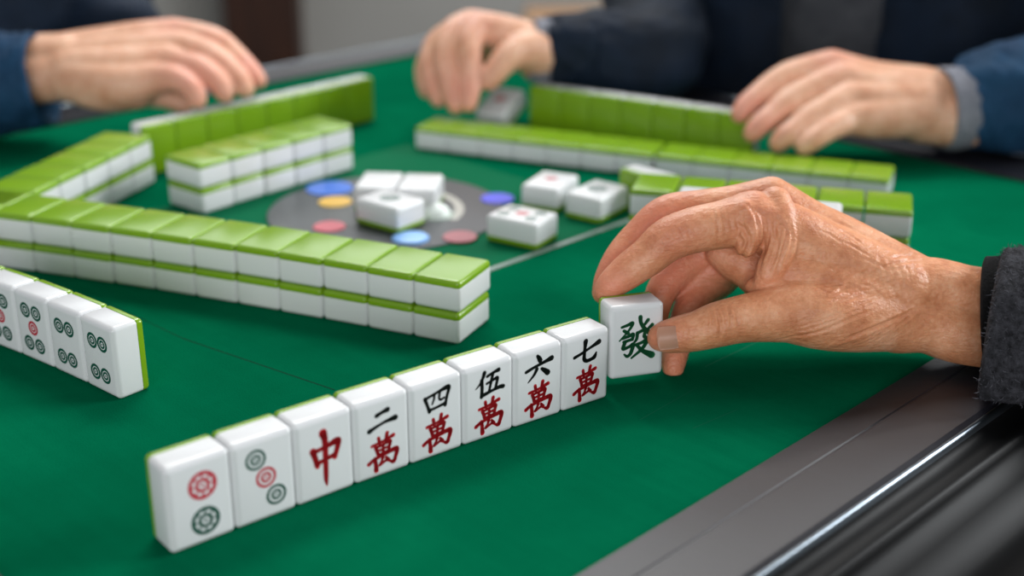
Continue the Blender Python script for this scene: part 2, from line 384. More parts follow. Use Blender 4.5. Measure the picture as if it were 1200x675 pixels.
def face_mark(kind, what):
    bm = bmesh.new(); y = -TD / 2 - .045
    if what in ('two', 'four', 'five', 'six', 'seven'):
        stroke_all = [(G[what], (.2, 9.2, 16.5, 12.5), 0), (G['wan'], (.2, -7.6, 16.5, 15.5), 1)]
    elif what == 'zhong': stroke_all = [(G['zhong'], (.3, -1, 21, 26), 1)]
    elif what == 'fa': stroke_all = [(G['fa'], (-1.2, 2.2, 19.5, 20.5), 2)]
    else: stroke_all = []
    for g, b, mi in stroke_all:
        for s in g: stroke_poly(bm, s, b, y, mi)
    dots = {'d2': [(1.3, 7.6, 6.6, 4), (1.3, -9.2, 6.6, 3)],
            'd3': [(-3.7, 10.4, 4.9, 3), (.6, .6, 4.9, 4), (4.9, -9.3, 4.9, 3)],
            'd4': [(-4.6, 8.6, 4.4, 3), (4.4, 8.6, 4.4, 3), (-4.6, -9.2, 4.4, 3), (4.4, -9.2, 4.4, 3)],
            'd5': [(-4.9, 9.8, 4.4, 3), (4.7, 9.8, 4.4, 3), (.4, .2, 4.2, 4), (-4.9, -9.6, 4.4, 3), (4.7, -9.6, 4.4, 3)],
            'd5w': [(-6.5, 11, 4.2, 3), (6.5, 11, 4.2, 3), (0, 0, 4.4, 4), (-6.5, -11, 4.2, 3), (6.5, -11, 4.2, 3)],
            'red': [(0, 2, 4.5, 4)], 'one': [(0, 0, 7, 3)]}.get(what, [])
    for c in dots: circle_mark(bm, *c[:3], y, c[3])
    bmesh.ops.transform(bm, matrix=TILE[kind][1], verts=bm.verts)
    me = bpy.data.meshes.new('mark'); bm.to_mesh(me); bm.free()
    for i in INKS: me.materials.append(i)
    return me
MARKS = {}
PROTO = {}
def proto(kind):
    r = bpy.data.objects.new('mahjong_tile', None); r.empty_display_size = .02
    a = bpy.data.objects.new('tile_body', TILE[kind][0][0]); b = bpy.data.objects.new('tile_back', TILE[kind][0][1])
    a['label'] = 'glossy white tile body'; b['label'] = 'green tile back'
    return r, a, b
def tile(kind, x, y, z, yaw, label, group=None, mark=None):
    # copies the first tile of its kind, with copies of its parts
    if kind not in PROTO: PROTO[kind] = proto(kind)
    r0, a0, b0 = PROTO[kind]
    r = r0.copy(); COL.objects.link(r)
    r.location = mm(x, y, z); r.rotation_euler = (0, 0, yaw)
    for q in (a0, b0):
        c = q.copy(); COL.objects.link(c); c.parent = r
    if mark:
        if (kind, mark) not in MARKS: MARKS[(kind, mark)] = face_mark(kind, mark)
        c = bpy.data.objects.new('engraved_marking', MARKS[(kind, mark)]); COL.objects.link(c); c.parent = r
    tag(r, label, 'mahjong tile', group)
    return r
ORD = ['first', 'second', 'third', 'fourth', 'fifth', 'sixth', 'seventh', 'eighth', 'ninth', 'tenth', 'eleventh', 'twelfth', 'thirteenth', 'fourteenth', 'fifteenth', 'sixteenth']

def arc(x0, y0, a, k, s):                                     # gently bowed row: point and heading at arc length s
    n = 40; t = np.linspace(0, s, n); aa = a + k / 1000 * t
    return x0 + np.trapz(np.cos(aa), t), y0 + np.trapz(np.sin(aa), t), a + k / 1000 * s

# the player's own row, faces towards the camera-side rim
FRm = [('d2', 'standing tile with two ringed circles, red above green, outermost of the hand row'),
       ('d3', 'standing tile with three circles on a slant, green red green'),
       ('zhong', 'standing tile with one tall red character meaning centre'),
       ('two', 'standing tile with black two-stroke numeral over a red character'),
       ('four', 'standing tile with black boxed numeral four over a red character'),
       ('five', 'standing tile with black many-stroke numeral five over a red character'),
       ('six', 'standing tile with black numeral six, dot and legs, over red character'),
       ('seven', 'standing tile with black hooked numeral seven over red character, beside the held tile')]
for i, (mk, lb) in enumerate(FRm):
    x, y, a = arc(-140.8, 465.4, .6994, -.3982, 30 * (i + .5))
    a += random.uniform(-.012, .012)
    tile('stand', x - math.sin(a) * TD / 2, y + math.cos(a) * TD / 2, 0, a, lb, 'face-up hand row standing on the felt', mk)
# short visible end of the second standing row, circles showing
LRm = [('d4', 'standing tile with four green circles at the free end of its row'),
       ('d4', 'standing four-circle tile between another four-circle tile and a five-circle tile'),
       ('d5', 'standing five-circle tile with red centre, beside the four-circle tiles'),
       ('d5', 'standing five-circle tile cut by the picture edge, beside another five-circle tile'),
       ('d5', 'standing tile last in the circle row, only a corner of its top showing')]
for i, (mk, lb) in enumerate(LRm):
    x, y, a = arc(-202.1, 607.16, -.7172, -.9829, -30 * (i + .5))
    tile('stand', x - math.sin(a) * TD / 2, y + math.cos(a) * TD / 2, 0, a, lb, 'circle tiles standing in a row', mk)

def stack_row(x0, y0, a, k, n, layers, pitch, vdir, name, end, group, kind='down', first=0, jit=.5):
    # n tiles along the row from (x0, y0); vdir=+1: the row's depth lies on the left of its heading
    for i in range(first, n):
        x, y, h = arc(x0, y0, a, k, pitch * (i + .5))
        dpt = (TH if kind == 'down' else TD) / 2
        for l in range(layers):
            j = random.uniform(-jit, jit); jx = random.uniform(-.12, .12)
            px = x - math.sin(h) * (dpt + j) * vdir + math.cos(h) * jx; py = y + math.cos(h) * (dpt + j) * vdir + math.sin(h) * jx
            lay = (('upper', 'lower')[1 - l] + ' ') if layers == 2 else ''
            lb = '%sgreen-backed tile of %s, %s from %s' % (lay, name, ORD[i - first], end)
            tile(kind, px, py, l * (TD + .05), h, lb, group)
# long double wall: heading runs away from its open corner
a = -.4405
for i in range(13):
    x, y, h = arc(-29.6, 676.07, a, -.3483, -30 * (i + .5))
    for l in range(2):
        j = random.uniform(-.5, .5) + (.6 if l else 0)
        lb = '%s green-backed tile of the long double wall, %s from its end near the panel' % (('lower', 'upper')[l], ORD[i])
        ox = .4 if l else 0
        tile('down', x - math.sin(h) * (TH / 2 + j) + ox * math.cos(h), y + math.cos(h) * (TH / 2 + j), l * (TD + .05), h, lb, 'long double wall of face-down tiles')
# slanting double wall behind its far end
W2a = math.radians(-106.3)
stack_row(-279, 985, W2a, 0, 9, 2, 30, -1, 'the slanting double wall', 'its far end', 'slanting double wall of face-down tiles')
# short double stack
stack_row(-224.5, 905.0, .8954, -.3519, 5, 2, 30, 1, 'the short five-tile stack', 'its corner by the slanting wall', 'short double stack of face-down tiles')
# standing row with its green backs this way, by the sleeve with the teal cuff
A4 = math.radians(46.9)
for i in range(8):
    s = 30 * (i + .5)
    x, y = -122 - math.cos(A4) * s, 1172 - math.sin(A4) * s
    tile('stand', x - math.sin(A4) * (TD / 2 + 5), y + math.cos(A4) * (TD / 2 + 5), 0, A4 + math.pi,
         'standing tile, green back showing, under the teal-sleeved hand, %s from the free end' % ORD[i], 'standing row before the teal-sleeved person')
# long single row
for i in range(13):
    x, y, h = arc(-82.5, 1080.5, math.radians(-24.2), .14, 29.95 * (i + .5) + (2.5 if i > 6 else 0))
    tile('down', x - math.sin(h) * TH / 2, y + math.cos(h) * TH / 2, 0, h,
         'green-backed tile of the long single row, %s from its end by the far hand\'s tile' % ORD[i], 'long single row of face-down tiles')
# double stack behind the pinching hand
for i in range(6):
    x = 257.4 - math.cos(math.radians(-15.5)) * 30.9 * (i + .5); y = 799 - math.sin(math.radians(-15.5)) * 30.9 * (i + .5)
    h = math.radians(-15.5)
    for l in range(2):
        lb = '%s green-backed tile of the double stack behind the wrist, %s from the fleece-sleeve end' % (('lower', 'upper')[l], ORD[i])
        tile('down', x - math.sin(h) * TH / 2 + l * .4, y + math.cos(h) * TH / 2 + random.uniform(-.4, .4), l * (TD + .05), h, lb, 'double stack of face-down tiles behind the wrist')
tile('edge', 99, 916, 0, math.radians(45), 'lone tile on its side behind the double stack, bright green back edge showing')
# standing row with green backs, by the navy-jacketed person
A5 = math.radians(-30.8)
for i in range(7):
    s = 30 * (i + .5)
    x, y = 15 + math.cos(A5) * s, 1142 + math.sin(A5) * s
    tile('stand', x - math.sin(A5) * TD / 2, y + math.cos(A5) * TD / 2, 0, A5 + math.pi,
         'standing tile, green back showing, before the navy-jacketed person, %s from the far hand\'s tile' % ORD[i], 'standing row before the navy-jacketed person')
# loose face-up tiles round the control panel
def up(px, py, yaw, lb, mark=None, z=0):
    p = at(px, py, z + TD); tile('up', p[0], p[1], z, math.radians(yaw), lb, None, mark)
up(645, 210, -25, 'face-up tile with a small red mark, beside the round panel', 'red', .3)
up(700, 221, -36, 'face-up tile with faint mark, touching the red-marked tile', 'one', .3)
up(612, 250, 58, 'face-up tile with five circles lying at the edge of the round panel', 'd5w', .6)
up(457, 232, 52, 'face-up tile with a dark mark on the middle of the round panel', 'one', 1.6)
up(444, 210, -6, 'pale blank-looking tile behind the middle tile, next to the blue button', None, 1.6)
up(492, 212, -6, 'pale blank-looking tile behind the middle tile, touching another pale tile', None, 1.6)
up(820, 230, -16, 'white tile lying on the double stack just above the pinching fingers', None, 2 * TD + .1)
up(957, 246, -15, 'white tile lying on the double stack just above the wrist', None, 2 * TD + .1)
p = at(590, 114, 27)
tl_ = tile('up', p[0], p[1], 8.6, math.radians(-30), 'tile with a red mark tilted up by the far pinching hand', None, 'red')
tl_.rotation_euler = (math.radians(24), 0, math.radians(-30))
# the held tile
held = tile('stand', 0, 0, 0, 0, 'tile with a green character, lifted between the old hand\'s fingers and thumb', None, 'fa')
hc = Vector((50.65, 613.91, 8.2)); hy = .292
R9 = Matrix.Rotation(hy, 3, 'Z') @ Matrix.Rotation(-.05, 3, 'X')
o9 = hc + R9 @ Vector((TW / 2, TD / 2, 0))
held.matrix_world = Matrix.Translation(mm(*o9)) @ R9.to_4x4()

# ------------------------------------------------------------------ people
def catmull(P, per):
    P = [np.array(p, float) for p in P]
    Q = [2 * P[0] - P[1]] + P + [2 * P[-1] - P[-2]]; out = []
    for i in range(1, len(Q) - 2):
        a, b, c, d = Q[i - 1:i + 3]
        for t in np.linspace(0, 1, per + 1)[:-1]:
            out.append(.5 * ((2 * b) + (c - a) * t + (2 * a - 5 * b + 4 * c - d) * t * t + (-a + 3 * b - 3 * c + d) * t ** 3))
    out.append(P[-1]); return np.array(out)
_ico = bmesh.new(); bmesh.ops.create_icosphere(_ico, subdivisions=3, radius=1)
ICO_V = np.array([v.co[:] for v in _ico.verts]); ICO_F = np.array([[v.index for v in f.verts] for f in _ico.faces]); _ico.free()
def body_mesh(chains, voxel, smooth, world=None):
    # chains of (x, y, z, r) in mm grown into one continuous skin
    V = []; Fc = []; off = 0
    for ch in chains:
        lens = [np.linalg.norm(np.array(a[:3]) - np.array(b[:3])) for a, b in zip(ch, ch[1:])]
        rmin = min(c[3] for c in ch); per = max(3, int(max(lens) / (rmin * .28)))
        for p in catmull(ch, per):
            V.append(p[:3] + ICO_V * max(p[3], .5)); Fc.append(ICO_F + off); off += len(ICO_V)
    V = np.concatenate(V) / 1000; V[:, 2] += TZ; Fc = np.concatenate(Fc)
    me = bpy.data.meshes.new('body'); me.vertices.add(len(V)); me.vertices.foreach_set('co', V.ravel())
    me.loops.add(len(Fc) * 3); me.loops.foreach_set('vertex_index', Fc.ravel())
    me.polygons.add(len(Fc)); me.polygons.foreach_set('loop_start', np.arange(0, len(Fc) * 3, 3)); me.polygons.foreach_set('loop_total', np.full(len(Fc), 3))
    me.update(calc_edges=True)
    o = bpy.data.objects.new('tmp', me); COL.objects.link(o)
    r = o.modifiers.new('r', 'REMESH'); r.mode = 'VOXEL'; r.voxel_size = voxel / 1000
    s = o.modifiers.new('s', 'SMOOTH'); s.factor = .5; s.iterations = smooth
    dg = bpy.context.evaluated_depsgraph_get(); dg.update()
    out = bpy.data.meshes.new_from_object(o.evaluated_get(dg))
    bpy.data.objects.remove(o); bpy.data.meshes.remove(me)
    out.polygons.foreach_set('use_smooth', [True] * len(out.polygons))
    return out
def get_co(me):
    a = np.empty(len(me.vertices) * 3); me.vertices.foreach_get('co', a); a = a.reshape(-1, 3) * 1000; a[:, 2] -= TZ * 1000; return a
def set_co(me, a):
    a = a.copy() / 1000; a[:, 2] += TZ; me.vertices.foreach_set('co', a.ravel()); me.update()
def get_no(me):
    a = np.empty(len(me.vertices) * 3); me.vertex_normals.foreach_get('vector', a); return a.reshape(-1, 3)
def blush(me, spots):
    co = get_co(me); b = np.zeros(len(co))
    for p, r, s in spots: b = np.maximum(b, s * np.exp(-((co - np.array(p)) ** 2).sum(1) / (2 * r * r)))
    at_ = me.attributes.new('blush', 'FLOAT', 'POINT'); at_.data.foreach_set('value', b)
def creases(me, lines):
    # furrows: polylines (mm) pressed into the skin, each (points, width, depth)
    co = get_co(me); no = get_no(me); d = np.zeros(len(co))
    for pts, wd, dp in lines:
        P = catmull(pts, 8) if len(pts) > 2 else np.array(pts, float)
        lo, hi = P.min(0) - 5 * wd, P.max(0) + 5 * wd
        ix = np.where(((co > lo) & (co < hi)).all(1))[0]
        if not len(ix): continue
        best = np.full(len(ix), 1e9); tt = np.zeros(len(ix))
        for i, (a, b) in enumerate(zip(P, P[1:])):
            ab = b - a; t = np.clip(((co[ix] - a) @ ab) / max(ab @ ab, 1e-9), 0, 1)
            q = np.linalg.norm(co[ix] - a - t[:, None] * ab, axis=1)
            u = (i + t) / (len(P) - 1); m_ = q < best; best[m_] = q[m_]; tt[m_] = u[m_]
        fade = np.clip(np.sin(np.pi * np.clip(tt, .04, .96)) * 1.6, 0, 1)
        d[ix] += fade * dp * (-np.exp(-(best / wd) ** 2) + .45 * np.exp(-((best - 2 * wd) / wd) ** 2))
    set_co(me, co + no * d[:, None])
def loft(path, radii, mats_, name, parent, n=72, lip=None, folds=0, seed=0, up=(0, 0, 1), start_dir=None, close_end=True, fold_f=3.2):
    # cloth tube along a path (mm); radii (vertical, sideways); an open cuff at the start that turns inward
    P = catmull(path, 14); Rr = catmull([tuple(r) + (0,) for r in radii], 14)[:, :2]
    T = np.gradient(P, axis=0); T /= np.linalg.norm(T, axis=1)[:, None]
    if start_dir is not None:
        s = np.array(start_dir, float); s /= np.linalg.norm(s)
        for i in range(10): T[i] = T[i] * (i / 10) + s * (1 - i / 10); T[i] /= np.linalg.norm(T[i])
    rings = []
    def ring_(c, t, a, b, k):
        u = np.array(up, float); u = u - t * (u @ t); u /= np.linalg.norm(u); v = np.cross(t, u); out = []
        for i in range(n):
            th = 2 * math.pi * i / n
            q = c + u * a * math.cos(th) + v * b * math.sin(th)
            if folds:
                nn = noise.noise(Vector((k * .045 * fold_f + 2 * math.cos(th), 2 * math.sin(th) + seed, k * .02))) + .5 * noise.noise(Vector((k * .16 * fold_f, 4 * math.cos(th) + seed, 4 * math.sin(th))))
                dirv = (q - c) / np.linalg.norm(q - c); q = q + dirv * nn * folds
            out.append(q)
        return out
    if lip:
        for f, back in ((.80, 40), (.84, 12), (.88, 1.5), (.93, -lip * .35), (.975, -lip * .2)):
            rings.append(ring_(P[0] + T[0] * back, T[0], Rr[0][0] * f, Rr[0][1] * f, 0))
    for k in range(len(P)): rings.append(ring_(P[k], T[k], Rr[k][0], Rr[k][1], k))
    bm = bmesh.new(); prev = None
    for rg in rings:
        cur = [bm.verts.new(mm(*q)) for q in rg]
        if prev:
            for i in range(n): bm.faces.new((prev[i], prev[(i + 1) % n], cur[(i + 1) % n], cur[i]))
        prev = cur
    if close_end: bm.faces.new(prev)
    bmesh.ops.recalc_face_normals(bm, faces=bm.faces[:])
    return from_bm(name, bm, mats_, parent)
def px_chain(c): return [tuple(atd(a, b, d)) + (r,) for a, b, d, r in c]
def nail(name, parent, c, axis, normal, ln, wd, curve=.35):
    # a curved plate: c centre on the skin, axis towards the fingertip, normal out of the finger
    c = np.array(c, float); ax = np.array(axis, float); ax /= np.linalg.norm(ax)
    nm = np.array(normal, float); nm -= ax * (nm @ ax); nm /= np.linalg.norm(nm); sd = np.cross(ax, nm)
    bm = bmesh.new(); g = []
    nu, nv = 12, 10
    for i in range(nu + 1):
        row = []
        for j in range(nv + 1):
            u = i / nu * 2 - 1; v = j / nv * 2 - 1
            rx = abs(v) ** 3.0; uu = u * (1 - .18 * rx) if u > 0 else u * (1 - .34 * rx)
            q = c + ax * uu * ln / 2 + sd * v * wd / 2 * (1 - .12 * (u < 0) * u * u) - nm * (curve * wd / 2 * v * v + .6 * u * u * (u > 0))
            row.append(bm.verts.new(mm(*q)))
        g.append(row)
    for i in range(nu):
        for j in range(nv): bm.faces.new((g[i][j], g[i + 1][j], g[i + 1][j + 1], g[i][j + 1]))
    bmesh.ops.solidify(bm, geom=bm.faces[:], thickness=.0006)
    bmesh.ops.recalc_face_normals(bm, faces=bm.faces[:])
    return from_bm(name, bm, [M['nail']], parent)
def person(loc, label):
    o = empty('person', mm(*loc)); tag(o, label, 'person'); return o
def rest_on_table(me):
    # cloth and skin that lie on the table top flatten against it instead of sinking in
    co = get_co(me); d = co[:, :2] - np.array([TC.x, TC.y]); c = math.sqrt(.5)
    ax = np.maximum(np.abs(c * d[:, 0] + c * d[:, 1]), np.abs(-c * d[:, 0] + c * d[:, 1])) - HALF
    surf = np.where(ax < -14, .6, np.where(ax < 70, 10, 6))
    surf = np.where(ax > 82, -4.0, surf)
    hit = (ax < 122) & (co[:, 2] < surf) & (co[:, 2] > -75)
    if hit.any():
        co[hit, 2] = surf[hit] + .02 * (co[hit, 2] - surf[hit]) * 0
        set_co(me, co)
def attach(o, root):
    if o.type == 'MESH': rest_on_table(o.data)
    o.parent = root; o.matrix_parent_inverse = Matrix.Translation(root.location).inverted()
def loft_p(root, *a, **k):
    o = loft(*a, **k); attach(o, root); return o

# ---- the player whose old hand pinches the tile
PA = person((590, 330, -750), 'person in a charcoal fleece pinching the green-character tile with a wrinkled hand')
chA = [
 # index, middle, ring, little finger, thumb
 [(710,341,692,6.4),(718,332,691,8.0),(737,317,690,9.6),(760,300,689,10.4),(783,281,688,11.6),(812,270,688,12.2),(848,263,690,13.0),(882,256,693,15.0)],
 [(707,343,708,6.2),(713,328,709,7.8),(727,303,710,9.0),(750,276,711,9.4),(781,252,711,10.8),(822,247,711,11.6),(862,243,711,12.4),(903,236,711,13.6)],
 [(800,335,727,9),(830,318,728,11),(870,306,725,12)],
 [(768,372,714,6.8),(772,350,716,8.2),(781,332,719,9.0),(796,316,722,9.6),(817,302,725,10.6),(860,278,725,11.6),(918,255,726,12)],
 [(789,432,708,5.8),(790,420,710,7.0),(797,394,716,7.8),(807,364,722,9),(822,342,728,10.4),(844,324,733,11.2),(870,302,736,10.8),(932,284,738,11)],
 [(775,395,680,7.6),(785,394,678,8.9),(801,391,677,9.9),(820,387,676,10.6),(842,380,676,11.8),(868,374,677,12.4),(896,370,680,13.8),(926,366,684,16)],
 # metacarpals, palm and the fleshy base of the thumb
 [(882,256,693,15.0),(925,276,696,17),(965,298,699,18),(1055,340,702,19)],
 [(903,236,711,13.6),(945,265,712,15),(990,290,711,16.5),(1062,334,707,19)],
 [(918,255,726,12),(965,285,724,14),(1005,310,720,16),(1070,345,713,19)],
 [(932,284,738,11),(975,312,733,13),(1015,335,727,15),(1078,360,716,18)],
 [(926,366,684,16),(958,369,686,18),(992,372,690,18.5),(1052,374,700,17.5)],
 [(905,318,690,9),(935,322,692,13),(975,335,695,17),(1020,350,698,18)],
 [(884,336,690,5),(905,345,688,10),(935,350,690,14)],
 [(846,296,712,9),(866,306,712,12),(900,318,712,15),(950,330,708,18)],
 [(872,322,708,7),(898,332,704,11),(940,340,702,15)],
 [(908,238,693,9),(916,262,687,9),(915,292,684,8.2),(902,318,684,7),(892,334,685,4.5)],
 [(872,250,685,8),(880,268,682,7),(874,288,683,6)],
 # wrist and forearm
 [(1055,338,703,17.5),(1095,338,704,16.6),(1130,347,705,17),(1168,356,706,18.5),(1240,372,710,20),(1330,395,716,24)],
 [(1052,375,701,18),(1085,377,702,17),(1112,386,702,17),(1155,400,703,18.5),(1240,425,708,20),(1330,450,714,24)],
]
meA = body_mesh([px_chain(c) for c in chA], .8, 6)
def S3(px, py, dep): return tuple(atd(px, py, dep))
def on_surface(me, pix):
    # first point of a mesh under each given pixel of the photograph's view (used to lay skin furrows on the modelled hand)
    from mathutils.bvhtree import BVHTree
    bvh = BVHTree.FromPolygons([v.co for v in me.vertices], [p.vertices[:] for p in me.polygons])
    out = []
    for p in pix:
        h_ = bvh.ray_cast(cam.location, Vector(ray(*p)).normalized())[0]
        if h_: out.append((h_.x * 1000, h_.y * 1000, (h_.z - TZ) * 1000))
    return out
rl = random.Random(3); fur = []
def F(pix, wd=.8, dp=.5): fur.append((pix, wd, dp))
# index finger joints
for x0, y0, x1, y1 in [(765,262,797,306),(773,256,803,304),(781,251,808,298),(757,270,790,312),(789,247,812,290)]: F([(x0,y0),((x0+x1)/2+3,(y0+y1)/2-5),(x1,y1)], .6, .42)
F([(793,290),(800,302),(803,310)], .9, .8); F([(748,318),(757,330),(762,342)], .8, .5)
for x0, y0, x1, y1 in [(728,300,752,340),(735,295,758,336),(722,308,746,344)]: F([(x0,y0),((x0+x1)/2+2,(y0+y1)/2-3),(x1,y1)], .55, .36)
for x0, y0, x1, y1 in [(760,240,778,262),(770,232,786,256),(780,229,794,250)]: F([(x0,y0),((x0+x1)/2,(y0+y1)/2-2),(x1,y1)], .6, .3)
# swirl over the index knuckle and the web folds
for k in range(5): F([(834+k*8,246-k*1.5),(842+k*8,266+k*2),(838+k*9,290+k*3)], .9, .35 + .1*rl.random())
for k in range(6): F([(866+k*7.5,236+k*2),(884+k*7.5,250+k*4),(890+k*5,276+k*5),(882+k*5,304+k*4)], 1.0, .6 + .3*rl.random())
F([(858,262),(872,268),(878,284),(870,300),(860,306)], 1.2, 1.0); F([(862,276),(870,282),(868,292)], 1.0, .8)
F([(887,262),(896,288),(890,320)], 1.2, 1.1); F([(907,262),(910,290),(900,322)], 1.1, .9); F([(922,256),(928,286),(914,316)], 1.2, .7)
# thumb joint
for k in range(6): F([(824+k*7,361),(829+k*7,376),(825+k*7,402)], .65, .42)
F([(840,368),(845,380),(842,398)], .9, .7)
F([(803,374),(806,387),(803,404)], .6, .35)
# long furrows from the thumb base to the wrist
for k in range(14): F([(900+k*7,404-k*5),(948+k*6,398-k*8),(990+k*7,382-k*9),(1036+k*4,362-k*7)], .9, .32 + .3 * rl.random())
for k in range(9): F([(930+k*11,410-k),(975+k*11,401-k*3.5),(1020+k*10,387-k*5)], .8, .45 + .2*rl.random())
for k in range(8): F([(925+k*6,330+k*3),(965+k*6,322+k*4),(1000+k*5,318+k*4)], .8, .3)
# wrist
for k in range(5): F([(1018+k*10,298+k*2),(1030+k*9,322),(1030+k*9,345)], .8, .16)
for k in range(16):
    x, y = 912 + rl.random() * 110, 250 + rl.random() * 75
    F([(x, y + 8), (x + 16, y + 12 + rl.random() * 6), (x + 34, y + 22 + rl.random() * 8)], .7, .26)
for k in range(12):
    x, y = 1040 + rl.random() * 90, 330 + rl.random() * 70
    F([(x, y), (x + 14, y + 6 - rl.random() * 6), (x + 30, y + 4 + rl.random() * 5)], .7, .22)
lines = []
for pix, wd, dp in fur:
    q = on_surface(meA, pix)
    if len(q) == len(pix): lines.append((q, wd, dp))
creases(meA, lines)
blush(meA, [(S3(711,338,690), 12, .75), (S3(745,310,690), 10, .4), (S3(790,280,685), 12, .45), (S3(775,395,676), 10, .5), (S3(880,255,690), 14, .35),
            (S3(785,330,719), 16, .8), (S3(795,420,712), 18, .6), (S3(716,320,708), 14, .8), (S3(765,260,708), 16, .65), (S3(815,300,725), 18, .7), (S3(895,320,690), 10, .4)])
bodyA = link('body', meA, None, [M['skin']]); attach(bodyA, PA)
def nail_at(me, px, py, tip_px, base_px, dep, ln, wd, name, root, out=.3):
    from mathutils.bvhtree import BVHTree
    bvh = BVHTree.FromPolygons([v.co for v in me.vertices], [p.vertices[:] for p in me.polygons])
    hits = [bvh.ray_cast(cam.location, Vector(ray(px + dx, py + dy)).normalized()) for dx in (-5, 0, 5) for dy in (-5, 0, 5)]
    hits = [h_ for h_ in hits if h_[0]]
    nn = np.array(sum((h_[1] for h_ in hits), Vector()).normalized())
    c0 = bvh.ray_cast(cam.location, Vector(ray(px, py)).normalized())[0]
    c0 = np.array([c0.x * 1000, c0.y * 1000, (c0.z - TZ) * 1000])
    nl = nail(name, None, c0 + nn * out, np.array(S3(*tip_px, dep)) - np.array(S3(*base_px, dep)), nn, ln, wd, .3)
    attach(nl, root)
nail_at(meA, 787, 396, (768, 397), (804, 393), 678, 14.5, 12, 'thumbnail', PA, .75)
slA = loft_p(PA, [S3(1164,408,697), S3(1214,414,702), S3(1300,430,716), (500, 640, -12), (555, 590, 60), (600, 500, 240), (590, 400, 290)],
             [(53, 52), (58, 55), (58, 55), (60, 56), (64, 60), (75, 70), (90, 90)], [M['fleece'], M['fibre']], 'sleeve', None, n=110, lip=7, folds=3.2, seed=3, start_dir=np.array(S3(1224,411,694)) - np.array(S3(1164,402,704)))
cfA = loft_p(PA, [S3(1158,374,705), S3(1177,378,706), S3(1230,395,710)], [(34, 30), (35.5, 32), (37, 33)], [M['rib']], 'ribbed_cuff', None, n=80, lip=4, folds=.6, seed=9, start_dir=np.array(S3(1200,376,696)) - np.array(S3(1150,376,705)))
def fibres(o, count, ln, seed, where):
    # short loose fibres of the pile, part of the cloth's own mesh
    me = o.data; rr = random.Random(seed); bm = bmesh.new(); bm.from_mesh(me); bm.faces.ensure_lookup_table(); bm.normal_update()
    fs = [f for f in bm.faces if where(f.calc_center_median())]
    ars = np.array([f.calc_area() for f in fs]); cum = np.cumsum(ars) / ars.sum()
    for _ in range(count):
        f = fs[min(int(np.searchsorted(cum, rr.random())), len(fs) - 1)]
        c = f.calc_center_median(); vs = f.verts
        p = c + (vs[0].co - c) * rr.uniform(-1, 1) + (vs[1].co - c) * rr.uniform(-1, 1)
        d = (f.normal + Vector((rr.gauss(0, .6), rr.gauss(0, .6), rr.gauss(0, .6)))).normalized() * ln * rr.uniform(.5, 1.3)
        sdv = d.orthogonal().normalized() * ln * .05; bend = Vector((rr.gauss(0, .4), rr.gauss(0, .4), rr.gauss(0, .4))) * ln
        a_, b_, c_, e_ = (bm.verts.new(q_) for q_ in (p - sdv, p + sdv, p + d * .6 + sdv * .6 + bend * .2, p + d + bend))
        nf = bm.faces.new((a_, b_, c_, e_)); nf.material_index = 1
    bm.to_mesh(me); bm.free()
fibres(slA, 12000, .0024, 5, lambda c: c.x < .42)
def jacket_mesh(chains, voxel, smooth, fold, seed, fscale=14):
    me = body_mesh(chains, voxel, smooth); co = get_co(me); no = get_no(me)
    d = np.array([noise.noise(Vector((c[0] / 1000 * fscale, c[1] / 1000 * fscale, c[2] / 1000 * fscale + seed))) + .5 * noise.noise(Vector((c[0] / 1000 * fscale * 2.3, c[1] / 1000 * fscale * 2.3 + seed, c[2] / 1000 * fscale * 2.3))) for c in co])
    set_co(me, co + no * (d * fold)[:, None]); return me
jA = link('jacket', jacket_mesh([[(590, 330, -160, 120), (590, 330, 60, 125), (590, 330, 240, 110), (595, 325, 320, 60)], [(615, 430, 240, 80), (500, 270, 240, 75)]], 9, 4, 8, 1), None, [M['fleece']]); attach(jA, PA)

# ---- the person behind the slanting wall, reaching over the standing tiles
PL = person((-520, 1345, -750), 'person in a navy jacket with teal cuff reaching behind the green-backed standing row')
dl = -30
chL = [
 [(303,94,1134,6.6),(294,84,1138,8.2),(283,72,1144,8.6),(270,60,1148,9.2),(254,49,1152,10.6),(230,42,1156,11),(204,41,1160,13.5)],
 [(288,104,1116,7),(281,94,1120,8.6),(268,80,1126,9),(248,66,1134,10.6),(226,58,1140,11),(204,56,1146,13.2)],
 [(264,110,1112,7),(259,101,1112,8.4),(248,90,1114,9.2),(231,80,1119,10.4),(212,76,1124,10.8),(196,72,1132,12.6)],
 [(232,117,1102,6.6),(229,108,1102,7.8),(220,99,1105,8.6),(205,92,1110,9.6),(184,92,1118,12)],
 [(215,122,1150,8),(190,112,1150,10),(150,104,1148,14)],
 [(204,41,1160,13.5),(160,49,1156,16),(80,66,1150,19)], [(204,56,1146,13.2),(150,66,1146,18),(80,74,1146,20)],
 [(196,72,1132,12.6),(145,82,1134,18),(80,84,1140,20)], [(184,92,1118,12),(140,100,1124,17),(85,92,1136,19)],
 [(160,106,1128,14),(120,106,1130,16),(85,94,1136,17)],
 [(80,68,1146,19.5),(40,70,1146,20),(-60,80,1146,24),(-160,95,1150,30)], [(80,88,1140,19.5),(40,92,1140,20),(-60,105,1142,24),(-160,115,1150,30)],
]
meL = body_mesh([[(tuple(atd(a, b, d + dl)) + (r * 1.1,)) for a, b, d, r in c] for c in chL], 1.6, 5)
blush(meL, [(tuple(atd(295,88,1108)), 16, .8), (tuple(atd(205,35,1125)), 16, .5), (tuple(atd(250,50,1120)), 14, .5), (tuple(atd(230,100,1080)), 25, .7)])
bL = link('body', meL, None, [M['skin_far']]); attach(bL, PL)
e = lambda a, b, d: tuple(atd(a, b, d + dl))
